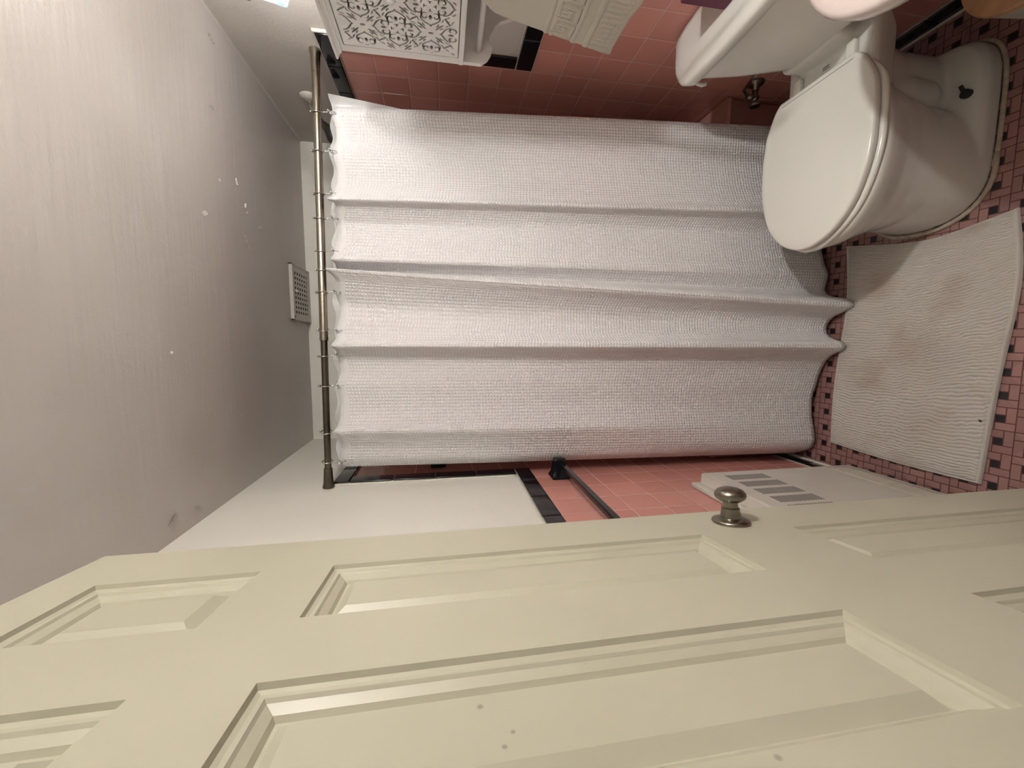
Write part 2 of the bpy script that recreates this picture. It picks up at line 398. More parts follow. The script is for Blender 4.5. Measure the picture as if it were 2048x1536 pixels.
def curtain():
    nu, nv = 460, 90
    s = np.linspace(0, len(CT) - 1, nu)
    top = cmr(np.column_stack([CT[:, 0], CT[:, 1]]), s); bot = cmr(CT[:, 2:4], s)
    xs = top[:, 0]
    toppt = np.column_stack([xs, [yrod(x) for x in xs] + top[:, 1]])
    arc = np.concatenate([[0], np.cumsum(np.hypot(np.diff(bot[:, 0]), np.diff(bot[:, 1])))])
    hk = np.array(HOOKX)
    dip = np.array([min(1, np.min(np.abs(hk - x)) / .045) for x in xs])
    zt = 1.934 - .011 * dip ** 1.2 + .018 * np.exp(-((top[:, 1] + .045) / .014) ** 2) * 1.0
    zb = .030 + .008 * np.sin(xs * 21)
    verts = []; uv = []
    for j in range(nv + 1):
        t = j / nv; tt = t
        # folds deepen gradually; cloth also leans outwards towards the floor
        k = tt ** 0.9
        X = toppt[:, 0] * (1 - k) + bot[:, 0] * k
        Ym = toppt[:, 1] * (1 - tt) + bot[:, 1] * tt
        wr_ = np.array([.004 * noise.noise(Vector((x * 9, tt * 2.2, 3.1))) + .0022 * noise.noise(Vector((x * 26, tt * 5.5, 1.7))) for x in xs])
        Z = zt * (1 - t) + zb * t
        for i in range(nu):
            verts.append((X[i], Ym[i] + wr_[i] * (0.4 + t), Z[i])); uv.append((arc[i], (1.93 - .03) * t))
    faces = []; hem = []
    for j in range(nv):
        for i in range(nu - 1):
            a = j * nu + i; faces.append((a, a + 1, a + nu + 1, a + nu))
    HR = 2
    def mk(name, rows, parent=None):
        j0, j1 = rows
        vv = verts[j0 * nu:(j1 + 1) * nu]; ff = []
        for j in range(j1 - j0):
            for i in range(nu - 1):
                a = j * nu + i; ff.append((a, a + nu, a + nu + 1, a + 1))
        o = mesh(name, vv, ff, WAFFLE, smooth=True)
        lay = o.data.uv_layers.new(name='UVMap'); uu = uv[j0 * nu:(j1 + 1) * nu]
        buf = np.empty(len(o.data.loops) * 2, 'f'); vi = np.empty(len(o.data.loops), 'i'); o.data.loops.foreach_get('vertex_index', vi)
        buf[0::2] = np.array(uu)[vi, 0]; buf[1::2] = np.array(uu)[vi, 1]; lay.data.foreach_set('uv', buf)
        sm = o.modifiers.new('thick', 'SOLIDIFY'); sm.thickness = .0022; sm.offset = 0
        if parent: put(o, parent)
        return o
    c = mk('shower_curtain', (0, nv))
    tag(c, 'long white waffle-weave shower curtain hanging from the rod to the floor', 'shower curtain')
    return c
curtain()
# clear plastic liner behind the cloth
def liner():
    m_, n, b = mat('clear_vinyl', (.80, .80, .80), .25)
    b.inputs['Alpha'].default_value = .55
    verts = []; nu, nv = 120, 30
    for j in range(nv + 1):
        for i in range(nu + 1):
            t = i / nu; x = .888 - t * 1.32 - min(.15, .17 * (j / nv)) * (1 - t)
            y = yrod(x) + .034 + .010 * math.sin(x * 34) - .02 * (j / nv) * 0
            verts.append((x - .012 * (j / nv) * (1 if t < .5 else -1), y, 1.945 - 1.50 * j / nv - .006 * math.cos(x * 60)))
    faces = [(j * (nu + 1) + i, (j + 1) * (nu + 1) + i, (j + 1) * (nu + 1) + i + 1, j * (nu + 1) + i + 1) for j in range(nv) for i in range(nu)]
    o = mesh('curtain_liner', verts, faces, m_, smooth=True)
    return tag(o, 'translucent plastic liner just behind the white waffle curtain', 'curtain liner')
liner()

# rod
rod = empty('curtain_rod', (XL, yrod(XL), zrod(XL)), 'brushed nickel tension rod carrying the shower curtain across the tub', 'curtain rod')
def rp(x, dz=0): return (x, yrod(x), zrod(x) + dz)
bm = bmesh.new(); tube(bm, [rp(.02), rp(.022), rp(XR - .05)], [.0135, .0135, .0135], 28); bmo('outer_tube', bm, ROD1, rod, angle=40)
bm = bmesh.new(); tube(bm, [rp(XL + .05), rp(.04)], .0113, 28); bmo('inner_tube', bm, ROD2, rod, angle=40)
for nm, x0, x1, mm in (('end_cap', XL, XL + .07, ROD2), ('end_cap', XR, XR - .08, ROD1)):
    bm = bmesh.new(); d_ = 1 if x1 > x0 else -1
    tube(bm, [rp(x0 + d_ * .0005), rp(x0 + d_ * .008), rp(x0 + d_ * .02), rp(x0 + d_ * .05), rp(x1)], [.020, .0195, .0165, .0150, .0142], 28)
    e_ = bmo(nm, bm, mm, rod, angle=40)
bm = bmesh.new(); tube(bm, [rp(.014), rp(.026)], .0142, 28); bmo('collar', bm, ROD1, rod, angle=40)
# hooks
ORD = ['nearest the toilet wall', 'second from the toilet wall', 'third from the toilet wall', 'fourth from the toilet wall', 'fifth from the toilet wall', 'sixth from the toilet wall',
       'sixth from the left wall', 'fifth from the left wall', 'fourth from the left wall', 'third from the left wall', 'second from the left wall', 'nearest the left wall']
def hook_parts(root):
    # local coordinates: origin at rod centre, x along rod
    def lp(n_, f, sm=True):
        b_ = bmesh.new(); f(b_); o = bmo(n_, b_, CHROME, None, smooth=True); o.parent = root; return o
    R = .0175
    ring = [(0, -R * math.cos(a) if False else R * math.sin(a), R * math.cos(a) + .001) for a in [math.radians(200 - k * 20) for k in range(19)]]
    lp('ring', lambda b_: tube(b_, ring + [(.001, -.004, -.030), (.003, -.008, -.040)], .0018, 8))
    lp('hook', lambda b_: tube(b_, [(.003, -.008, -.040), (.003, -.012, -.046), (.002, -.014, -.055), (.001, -.008, -.063), (0, .002, -.061), (0, .004, -.055)], .0016, 8))
    for dx, dy, dz in ((.006, -.012, -.040), (-.002, -.010, -.047), (0, 0, R + .003)):
        def bead(b_, dx=dx, dy=dy, dz=dz):
            bmesh.ops.create_icosphere(b_, subdivisions=2, radius=.0046, matrix=Matrix.Translation((dx, dy, dz)))
        lp('bead', bead)
first = None
for k, x in enumerate(HOOKX):
    if first is None:
        root = empty('curtain_hook', rp(x), '', 'curtain hook'); hook_parts(root); first = root
    else:
        root = first.copy(); COL.objects.link(root); root.location = rp(x)
        for ch in list(first.children):
            c = ch.copy(); COL.objects.link(c); c.parent = root
    root.rotation_euler = (0, 0, random.uniform(-.35, .35))
    root['label'] = 'chrome ball-tipped hook on the curtain rod, ' + ORD[k]; root['group'] = 'hooks along the shower curtain rod'; root['category'] = 'curtain hook'

# ------------------------------------------------------------------ shower head on right wall
sh = empty('wall_shower', (XR, 1.885, 2.09), 'dark metal shower head on an arm high behind the curtain rod', 'shower head')
bm = bmesh.new(); lathe(bm, [(0, 0), (.034, 0), (.034, .004), (.024, .012), (.013, .016), (0, .016)], (XR - .001, 1.885, 2.09), (-1, 0, 0)); bmo('flange', bm, WHITEP, sh, smooth=True)
bm = bmesh.new(); tube(bm, [(XR - .004, 1.885, 2.09), (XR - .04, 1.887, 2.085), (XR - .07, 1.89, 2.07), (XR - .085, 1.892, 2.058)], .009, 14); bmo('arm', bm, CHROME, sh, smooth=True)
bm = bmesh.new(); d_ = Vector((-.62, .05, -.62)); lathe(bm, [(0, 0), (.012, 0), (.014, .012), (.012, .022), (.015, .03), (.018, .05), (.030, .075), (.034, .085), (.034, .098), (0, .1)], (XR - .083, 1.892, 2.06), d_); bmo('spray_head', bm, simple('dark_nickel', (.16, .16, .14), .3, 1.), sh, angle=45)
# black accent fitting on left shower wall
bm = bmesh.new(); box(bm, XL, XL + .014, 1.66, 1.735, 1.556, 1.618, .003, 2)
tag(bmo('soap_dish', bm, BLACK, None, angle=40), 'small black ceramic fitting on the pink tile beside the curtain', 'soap dish')

# ------------------------------------------------------------------ ceiling vent
ve = empty('ceiling_vent', (.242, 2.17, ZC), 'rectangular painted metal vent grille on the ceiling above the tub', 'vent')
def grid_plate(name, xs, ys, solid, z0, z1, m_, parent, flip=None, post=None):
    """plate from a grid with holes where solid(i,j) is False"""
    bm = bmesh.new(); V = [[bm.verts.new((x, y, z0)) for y in ys] for x in xs]
    for i in range(len(xs) - 1):
        for j in range(len(ys) - 1):
            if solid(i, j): bm.faces.new((V[i][j], V[i + 1][j], V[i + 1][j + 1], V[i][j + 1]))
    r = bmesh.ops.extrude_face_region(bm, geom=list(bm.faces)); bmesh.ops.translate(bm, vec=(0, 0, z1 - z0), verts=[e for e in r['geom'] if isinstance(e, bmesh.types.BMVert)])
    bmesh.ops.delete(bm, geom=[v_ for v_ in bm.verts if not v_.link_faces], context='VERTS')
    if post: post(bm)
    return bmo(name, bm, m_, parent)
def lines(a, b, n, frac):          # cell edges: margin,hole,gap,hole...,margin
    out = []; p = (b - a) / n
    for k in range(n): out += [a + k * p + p * (1 - frac) / 2, a + k * p + p * (1 + frac) / 2]
    return out
VM = simple('vent_enamel', (.50, .46, .42), .4)
xs = [.117] + lines(.142, .346, 9, .55) + [.372]; ys = [2.050] + lines(2.072, 2.262, 6, .62) + [2.285]
grid_plate('grille', xs, ys, lambda i, j: not (i % 2 == 1 and j % 2 == 1), ZC - .014, ZC - .012, VM, ve)
bm = bmesh.new()
for a in ((.115, .374, 2.046, 2.052), (.115, .374, 2.284, 2.289), (.115, .120, 2.046, 2.289), (.369, .374, 2.046, 2.289)): box(bm, *a, ZC - .016, ZC - .0005)
bmo('frame', bm, VM, ve)
bm = bmesh.new(); box(bm, .125, .365, 2.056, 2.28, ZC - .003, ZC - .001); bmo('grille_shade_plate', bm, DARK, ve)  # dark sheet added for the shade behind the grille holes
bm = bmesh.new(); box(bm, .247, .257, 2.085, 2.098, ZC - .022, ZC - .013, .002); bmo('damper_knob', bm, CAULK, ve)
bm = bmesh.new(); lathe(bm, [(0, 0), (.004, 0), (.003, .002), (0, .003)], (.132, 2.061, ZC - .014), (0, 0, -1), 10); bmo('screw', bm, DARK, ve)

# paint flakes hanging from the ceiling
FLM = simple('paint_flake_white', (.80, .77, .70), .6); FLG = simple('paint_flake_grey', (.42, .39, .36), .5)
flakes = [(.388, 1.382, .010, .014, .2, 1, 'bright white paint chip hanging alone left of the blistered patch'), (.558, 1.593, .004, .016, 1.2, 1, 'thin white paint curl at the blistered patch edge toward the toilet side'),
          (.497, 1.649, .012, .004, .3, 1, 'small white paint sliver in the middle of the blistered ceiling patch'), (.475, 1.658, .005, .007, .2, 1, 'tiny white paint chip below the sliver in the blistered patch'),
          (.451, 1.761, .005, .016, .1, 1, 'white paint chip closest to the vent grille'), (.366, 1.645, .006, .050, .9, 0, 'long grey curled paint strip between the blistered patch and the vent'),
          (.728, 1.463, .006, .020, .1, 0, 'grey paint curl on the ceiling above the shower head end'), (.941, 1.482, .008, .030, .2, 0, 'grey paint curl nearest the toilet wall'),
          (-.451, 1.138, .010, .036, -.5, 0, 'grey peeled paint strip near the open door corner'), (-.462, 1.245, .008, .030, .5, 0, 'grey peeled paint strip near the left wall beside the other strip'),
          (.52, 1.480, .004, .008, .4, 1, 'tiny white paint chip nearest the lamp in the blistered area'), (-.021, 1.184, .005, .004, .4, 1, 'tiny white paint chip alone mid ceiling')]
for (x, y, wx, wy, rot, wh, lab) in flakes:
    n_ = 8; vv = []; ff = []
    for i in range(n_ + 1):
        for j in range(4):
            a = i / n_ - .5; b_ = (j / 3 - .5)
            ta = 1 - (2 * a) ** 2 * .6
            lx, ly = b_ * wx * ta, a * wy
            if wx > wy: lx, ly = a * wx, b_ * wy * ta
            zz = -.0012 - (.35 * min(wx, wy) + .0012) * (j / 3) ** 1.5 - .0008 * math.sin(i * 1.9)
            vv.append((lx * math.cos(rot) - ly * math.sin(rot), lx * math.sin(rot) + ly * math.cos(rot), zz))
    for i in range(n_):
        for j in range(3): ff.append((i * 4 + j, i * 4 + j + 1, i * 4 + j + 5, i * 4 + j + 4))
    o = mesh('paint_flake', vv, ff, FLM if wh else FLG); o.location = (x, y, ZC + .0006); o.scale = (1.35, 1.35, 1.0) if wh else (1.1, 1.1, 1.0)
    sm = o.modifiers.new('t', 'SOLIDIFY'); sm.thickness = .0006
    tag(o, lab, 'paint flake', 'peeling paint flakes on the ceiling')

# ------------------------------------------------------------------ wall cabinet with fretwork door
CX, CY1, CY0, CZ0, CZ1 = .83, 1.298, .80, 1.490, 1.836
cab = empty('wall_cabinet', (XR, 1.05, CZ0), 'white wall cabinet with scrollwork cut-out door above the toilet', 'cabinet')
bm = bmesh.new(); t = .014
box(bm, CX, XR - .001, CY1 - t, CY1, CZ0 + t, CZ1 - t); box(bm, CX, XR - .001, CY0, CY0 + t, CZ0 + t, CZ1 - t)
box(bm, CX - .002, XR - .001, CY0, CY1 + .001, CZ0, CZ0 + t, .001, 1); box(bm, CX, XR - .001, CY0, CY1, CZ1 - t, CZ1)
bmo('carcass', bm, CABM, cab)
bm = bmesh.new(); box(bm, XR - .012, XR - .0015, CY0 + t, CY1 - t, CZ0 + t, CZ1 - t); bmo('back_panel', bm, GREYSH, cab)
# crown: stepped moulding
bm = bmesh.new()
prof = [(0, CZ1 - .004), (.003, CZ1 - .004), (.005, CZ1 + .001), (.009, CZ1 + .005), (.014, CZ1 + .008), (.015, CZ1 + .014), (0, CZ1 + .014)]
rings = []
for d_, z in prof: rings.append([(XR - .001, CY0 - d_, z), (CX - d_, CY0 - d_, z), (CX - d_, CY1 + d_, z), (XR - .001, CY1 + d_, z)])
R = [[bm.verts.new(p) for p in r] for r in rings]
for A, B in zip(R, R[1:]):
    for k in range(3): bm.faces.new((A[k], A[k + 1], B[k + 1], B[k]))
bm.faces.new(R[-1]); bm.faces.new(R[0][::-1])
bmo('crown_moulding', bm, CABM, cab)
def brackets(y0, y1):
    prof = [(XR - .001, CZ0), (CX, CZ0), (CX, 1.438), (CX + .006, 1.430), (.845, 1.418), (.860, 1.408), (.875, 1.404), (.888, 1.409), (.898, 1.414), (.909, 1.411), (.922, 1.404), (.937, 1.396), (.952, 1.38), (.962, 1.355), (.970, 1.335), (.985, 1.325), (XR - .001, 1.322)]
    bm = bmesh.new(); A = [bm.verts.new((x, y0, z)) for x, z in prof]; B = [bm.verts.new((x, y1, z)) for x, z in prof]
    bm.faces.new(A); bm.faces.new(B[::-1])
    for k in range(len(A)): bm.faces.new((A[k], B[k], B[(k + 1) % len(A)], A[(k + 1) % len(A)]))
    return bmo('side_bracket', bm, CABM, cab)
brackets(CY1 - t, CY1); brackets(CY0, CY0 + t)
bm = bmesh.new(); tube(bm, [(.866, CY0 + t, 1.445), (.866, CY1 - t, 1.445)], .008, 16); bmo('towel_rail', bm, CABM, cab, smooth=True)
# fretwork door: pattern of cut-outs traced from a distance field, real holes through the panel
def fret(y0, y1):
    z0, z1 = 1.5065, 1.8195
    st = .00125
    nz, ny = int((z1 - z0) / st) + 1, int((y1 - y0) / st) + 1
    Zg = np.linspace(z0, z1, nz); Yg = np.linspace(y0, y1, ny)
    Fd = np.full((nz, ny), .02)
    HP = .0875
    def stroke(pts, w, c0, rot, mir, taper=.45):
        P2 = np.array(pts, float); n_ = len(P2)
        K = 4 * (n_ - 1) + 1 if n_ > 2 else 2
        C = cmr(P2, np.linspace(0, n_ - 1, K)) if n_ > 2 else P2
        if mir: C = C * [1, -1]
        for _ in range(rot): C = np.column_stack([-C[:, 1], C[:, 0]])
        C = C * HP + c0
        sv = np.linspace(0, 1, K); ww = w * HP * .5 * (taper + (1 - taper) * np.sin(np.pi * sv)) if n_ > 2 else np.full(K, w * HP * .5)
        if C[:, 0].min() < z0 + .006 or C[:, 0].max() > z1 - .006 or C[:, 1].min() < y0 + .006 or C[:, 1].max() > y1 - .006: return
        m_ = .006
        i0, i1 = np.searchsorted(Zg, C[:, 0].min() - m_), np.searchsorted(Zg, C[:, 0].max() + m_)
        j0, j1 = np.searchsorted(Yg, C[:, 1].min() - m_), np.searchsorted(Yg, C[:, 1].max() + m_)
        ZZ, YY = np.meshgrid(Zg[i0:i1], Yg[j0:j1], indexing='ij')
        for k in range(K - 1):
            d0 = C[k + 1] - C[k]; L2 = max(d0 @ d0, 1e-12)
            t_ = np.clip(((ZZ - C[k, 0]) * d0[0] + (YY - C[k, 1]) * d0[1]) / L2, 0, 1)
            dist = np.hypot(ZZ - C[k, 0] - t_ * d0[0], YY - C[k, 1] - t_ * d0[1]) - (ww[k] + (ww[k + 1] - ww[k]) * t_)
            Fd[i0:i1, j0:j1] = np.minimum(Fd[i0:i1, j0:j1], dist)
    cz, cy = 1.668, 1.190
    for i in range(-3, 4):
        for j in range(-7, 4):
            if (i + j) % 2 == 0: continue
            c0 = np.array([cz + i * HP, cy + j * HP])
            stroke([(-.035, 0), (.035, 0)], .085, c0, 0, False)
            for r in range(4):
                stroke([(.15, .15), (.26, .26), (.37, .37)], .075, c0, r, False)
                stroke([(.16, .27), (.21, .31), (.24, .38)], .05, c0, r, False); stroke([(.27, .16), (.31, .21), (.38, .24)], .05, c0, r, False)
                for mi in (False, True):
                    stroke([(.27, .0), (.335, .035), (.375, .11), (.44, .20), (.53, .27), (.60, .285)], .055, c0, r, mi, .6)
                    stroke([(.44, .30), (.50, .355), (.58, .37)], .040, c0, r, mi)
                    stroke([(.745, .085), (.77, .16), (.73, .235), (.655, .255), (.585, .225), (.56, .165), (.59, .115), (.64, .12)], .062, c0, r, mi, .35)
                stroke([(.53, 0), (.61, 0), (.69, 0)], .105, c0, r, False, .1)
                stroke([(.83, -.05), (.83, .05)], .035, c0, r, False)
                stroke([(.84, 0), (.895, 0)], .04, c0, r, False)
                if r < 2:
                    stroke([(.42, .60), (.48, .54)], .055, c0, r, False); stroke([(.48, .50), (.52, .50)], .055, c0, r, False); stroke([(.52, .46), (.58, .40)], .055, c0, r, False)
    verts = []; faces = []; vid = {}
    def corner(i, j):
        k_ = (i, j)
        if k_ not in vid: vid[k_] = len(verts); verts.append((Zg[i], Yg[j]))
        return vid[k_]
    def edge(i, j, i2, j2):
        k_ = (i, j, i2, j2) if (i, j) < (i2, j2) else (i2, j2, i, j)
        if k_ not in vid:
            a, b_ = Fd[k_[0], k_[1]], Fd[k_[2], k_[3]]; t_ = min(.97, max(.03, a / (a - b_)))
            vid[k_] = len(verts); verts.append((Zg[k_[0]] * (1 - t_) + Zg[k_[2]] * t_, Yg[k_[1]] * (1 - t_) + Yg[k_[3]] * t_))
        return vid[k_]
    sol = Fd > 0
    for i in range(nz - 1):
        for j in range(ny - 1):
            cs = ((i, j), (i + 1, j), (i + 1, j + 1), (i, j + 1)); q = []
            for k in range(4):
                a, b_ = cs[k], cs[(k + 1) % 4]
                if sol[a]: q.append(corner(*a))
                if sol[a] != sol[b_]: q.append(edge(*a, *b_))
            if len(q) >= 3: faces.append(q)
    o = mesh('fretwork_door', [(CX + .003, b_, a) for a, b_ in verts], faces, CABM)
    md = o.modifiers.new('t', 'SOLIDIFY'); md.thickness = .005; md.offset = 0
    put(o, cab)
    return o
ym = CY0 + (CY1 - CY0) / 2
d1 = fret(1.055, CY1 - .0265)
bm = bmesh.new(); lathe(bm, [(0, 0), (.004, 0), (.004, .008), (.010, .012), (.011, .018), (.008, .023), (0, .025)], (CX + .001, 1.078, 1.672), (-1, 0, 0), 20); k_ = bmo('door_knob', bm, CABM, None, smooth=True); put(k_, d1)
d2 = fret(CY0 + .0165, 1.052)
bm = bmesh.new(); box(bm, CX, CX + .012, CY1 - .025, CY1 - t, CZ0 + t, CZ1 - t); bmo('face_stile', bm, CABM, cab)

# ------------------------------------------------------------------ towel on the rail
def towel():
    nu, nv = 130, 260
    yfar_t, yfar_b, ynear = 1.105, 1.155, .80
    zt, zb = 1.452, 1.088
    key = ["111111100", "100000100", "101110100", "101010100", "100010100", "111110111"]
    verts = []; faces = []
    V = []
    for j in range(nv + 1):
        v = j / nv                        # 0 front hem -> 1 over rail -> back hem
        row = []
        Lf = zt - zb
        for i in range(nu + 1):
            u = i / nu
            if v < .62:
                a = v / .62; z = zb + Lf * a; d = 1 - a; x = .850 - .040 * d ** .8
            elif v < .68:
                b_ = (v - .62) / .06 * math.pi; z = zt + .012 * math.sin(b_); x = .862 - .012 * math.cos(b_); d = 0
            else:
                b_ = (v - .68) / .32; z = zt - Lf * .95 * b_; x = .876 - .004 * b_; d = b_
            yf = yfar_t + (yfar_b - yfar_t) * d - .018 * math.exp(-((z - zt) / .02) ** 2)
            y = yf + (ynear - yf) * u
            h = .0018 * math.sin(y * 60 + z * 8) + .003 * noise.noise(Vector((y * 14, z * 14, 0)))
            nx = 0
            if v < .62:
                hz = z - zb
                if .125 < hz < .185:       # meander
                    s = (y * 1 + 5) / .052; c = int((s % 1) * 9); r = int((hz - .125) / .060 * 6)
                    nx = .0030 if key[min(5, max(0, r))][min(8, c)] == '1' else 0
                if .112 < hz < .120 or .19 < hz < .198 or .074 < hz < .084: nx = .003
                if .015 < hz < .066: nx = .0028 * (math.sin(y * 2 * math.pi / .016) > .0)
                x -= nx
                if hz < .006: x += .002
            row.append((x + h * (1 if v < .65 else .3), y, z + .004 * math.sin(u * 9) * (1 if v < .05 else 0)))
        verts += row
    W_ = nu + 1
    for j in range(nv):
        for i in range(nu): a = j * W_ + i; faces.append((a, a + 1, a + W_ + 1, a + W_))
    o = mesh('hand_towel', verts, faces, TERRY, smooth=True)
    sm = o.modifiers.new('t', 'SOLIDIFY'); sm.thickness = .007; sm.offset = 0
    return tag(o, 'cream towel with a Greek key border hanging from the cabinet rail', 'towel')
towel()

# ------------------------------------------------------------------ toilet
TC = 1.135
to = empty('toilet', (.65, TC, 0), 'white two-piece toilet with closed lid against the pink tile wall', 'toilet')
def toilet_body():
    bm = bmesh.new()
    # bowl + front pedestal
    rings = [sell(.52, TC, .20, .168, 0.0, 56, 2.3, .148), sell(.52, TC, .20, .166, .06, 56, 2.3, .146), sell(.53, TC, .20, .160, .16, 56, 2.3, .155), sell(.545, TC, .21, .160, .24, 56, 2.25, .19),
             sell(.56, TC, .22, .168, .30, 56, 2.2, .228), sell(.565, TC, .23, .180, .345, 56, 2.15, .253), sell(.565, TC, .235, .186, .375, 56, 2.1, .260), sell(.565, TC, .23, .183, .392, 56, 2.1, .256), sell(.565, TC, .20, .16, .396, 56, 2.1, .23)]
    loft(bm, rings)
    # rear outlet column
    loft(bm, [sell(.74, TC, .15, .085, 0, 32, 2.6), sell(.74, TC, .15, .085, .2, 32, 2.6), sell(.76, TC, .15, .11, .37, 32, 3)])
    # foot
    loft(bm, [sell(.66, TC, .225, .172, 0, 48, 4.2), sell(.66, TC, .225, .172, .045, 48, 4.2), sell(.66, TC, .215, .160, .068, 48, 4.0), sell(.66, TC, .16, .12, .075, 48, 4)])
    # trapway bulge on the near side
    for sg in (-1, 1):
        lathe(bm, [(0, -.15), (.035, -.14), (.06, -.08), (.062, 0), (.05, .08), (.03, .14), (0, .15)], (.74, TC + sg * .042, .20), (.05, 0, 1), 20)
    # deck
    loft(bm, [rr(.70, .925, TC - .115, TC + .115, .30, .05), rr(.70, .965, TC - .135, TC + .135, .36, .05), rr(.70, .972, TC - .140, TC + .140, .385, .04), rr(.70, .970, TC - .137, TC + .137, .403, .04), rr(.72, .955, TC - .125, TC + .125, .406, .03)])
    # tank saddle
    loft(bm, [rr(.86, .99, TC - .09, TC + .09, .38, .02), rr(.86, .99, TC - .10, TC + .10, .47, .02)])
    o = bmo('bowl', bm, PORC)
    md = o.modifiers.new('r', 'REMESH'); md.mode = 'VOXEL'; md.voxel_size = .0055; md.use_smooth_shade = True
    ms = o.modifiers.new('s', 'SMOOTH'); ms.factor = .6; ms.iterations = 8
    bake(o); o.data.polygons.foreach_set('use_smooth', [True] * len(o.data.polygons)); put(o, to)
    return o
bowl = toilet_body()
def dshape(x_back, x_front, hb, hw, cy, n=80, xw=.60):
    """D outline: straight back at x_back (half width hb), widest hw at xw, round front at x_front"""
    pts = []
    # far side from back to front
    ctrl = [(x_back, hb), (x_back - .022, hb + .024), (.72, hw * .94), (.66, hw * .99), (xw, hw), (.53, hw * .985), (.45, hw * .885), (.385, hw * .72), (.335, hw * .47), (x_front + .006, hw * .20), (x_front, 0)]
    C = [Vector(c) for c in ctrl] ; C.append(Vector((ctrl[-2][0], -ctrl[-2][1])))
    half = []
    for i in range(len(ctrl) - 1):
        p0 = C[max(i - 1, 0)]; p1 = C[i]; p2 = C[i + 1]; p3 = C[i + 2]
        for k in range(6):
            f = k / 6; half.append(.5 * ((2 * p1) + (p2 - p0) * f + (2 * p0 - 5 * p1 + 4 * p2 - p3) * f * f + (3 * p1 - p0 - 3 * p2 + p3) * f ** 3))
    half.append(Vector((x_front, 0)))
    pts = [(p.x, cy + p.y) for p in half] + [(p.x, cy - p.y) for p in half[-2::-1]]
    return pts
def inset_ring(pts, d, z):
    c = Vector((.56, TC)); out = []
    n_ = len(pts)
    for i, p in enumerate(pts):
        a = Vector(pts[(i - 1) % n_]); b_ = Vector(pts[(i + 1) % n_]); t_ = (b_ - a)
        t_ = t_.normalized() if t_.length > 1e-9 else Vector((0, 1)); nn = Vector((-t_.y, t_.x))
        if (c - Vector(p)).dot(nn) < 0: nn = -nn
        q = Vector(p) + nn * d; out.append((q.x, q.y, z))
    return out
D = dshape(.806, .303, .125, .192, TC + .012)
bm = bmesh.new(); loft(bm, [inset_ring(D, .006, .410), inset_ring(D, .001, .413), inset_ring(D, 0, .420), inset_ring(D, 0, .426), inset_ring(D, .002, .4305), inset_ring(D, .006, .4325), inset_ring(D, .018, .4335)])
bmo('seat_lid', bm, SEATM, to, smooth=True, angle=60)
D2 = dshape(.800, .297, .120, .196, TC + .008)
bm = bmesh.new(); loft(bm, [inset_ring(D2, .006, .390), inset_ring(D2, 0, .394), inset_ring(D2, 0, .404), inset_ring(D2, .006, .408), inset_ring(D2, .016, .408)])
bmo('seat_ring', bm, SEATM, to, smooth=True, angle=60)
for y in (TC - .088, TC + .088):
    bm = bmesh.new(); box(bm, .806, .852, y - .014, y + .014, .405, .424, .007, 3); bmo('hinge', bm, SEATM, to, smooth=True, angle=50)
bm = bmesh.new()
for x in (.832, .838): box(bm, x, x + .0022, TC - .012, TC + .010, .4062, .4068)
bmo('maker_mark', bm, RUBBER, to)
# tank
TKC = 1.095
bm = bmesh.new()
loft(bm, [rr(.868, .995, TKC - .135, TKC + .120, .462, .035), rr(.862, 1.002, TKC - .150, TKC + .135, .475, .04), rr(.852, 1.008, TKC - .19, TKC + .178, .62, .045), rr(.846, 1.010, TKC - .215, TKC + .205, .752, .05)])
bmo('tank', bm, PORC, to, smooth=True, angle=60)
bm = bmesh.new()
def lidring(d, z): 
    x0, x1, y0, y1 = .828 + d, 1.013 - d * .4, TKC - .235 + d, TKC + .243 - d; c = .055
    base_ = [(x1, y0), (x1, y1), (x0 + c * 1.25, y1 - .0), (x0 + c * .35, y1 - c * .55), (x0, y1 - c * 1.25), (x0 - .006, (y0 + y1) / 2), (x0, y0 + c * 1.25), (x0 + c * .35, y0 + c * .55), (x0 + c * 1.25, y0)]
    # chaikin smoothing
    P2 = base_
    for _ in range(2):
        Q = []
        for i in range(len(P2)):
            a, b_ = P2[i], P2[(i + 1) % len(P2)]
            Q += [(a[0] * .85 + b_[0] * .15, a[1] * .85 + b_[1] * .15), (a[0] * .15 + b_[0] * .85, a[1] * .15 + b_[1] * .85)]
        P2 = Q
    return [(a, b_, z) for a, b_ in P2]
loft(bm, [lidring(.008, .748), lidring(.001, .752), lidring(0, .776), lidring(.004, .784), lidring(.012, .788), lidring(.05, .789)])
bmo('tank_lid', bm, PORC, to, smooth=True, angle=60)
bm = bmesh.new(); tube(bm, [(.875, TKC + .197, .722), (.875, TKC + .213, .722)], .009, 14); tube(bm, [(.872, TKC + .215, .722), (.865, TKC + .217, .716), (.862, TKC + .217, .700), (.866, TKC + .215, .686)], [.006, .0055, .0065, .007], 12)
bmo('flush_lever', bm, SEATM, to, smooth=True)
for sg in (-1, 1):
    bm = bmesh.new(); tube(bm, [(.716, TC + sg * .138, .068), (.716, TC + sg * .138, .084)], .012, 14); tube(bm, [(.716, TC + sg * .138, .082), (.740, TC + sg * .130, .088)], .005, 10)
    bmo('floor_bolt', bm, RUBBER, to)
bm = bmesh.new()
ring_ = sell(.66, TC, .232, .178, .003, 60, 4.0, .235); ring2 = sell(.52, TC, .20, .176, .003, 60, 2.3, .155)
tube(bm, [p for p in ring2 if p[0] < .56] , .007, 8); tube(bm, [p for p in ring_ if p[1] < TC and p[0] > .5], .006, 8)
bmo('caulk_line', bm, simple('old_caulk', (.42, .36, .28), .7, var=.2, scale=60), to, smooth=True)
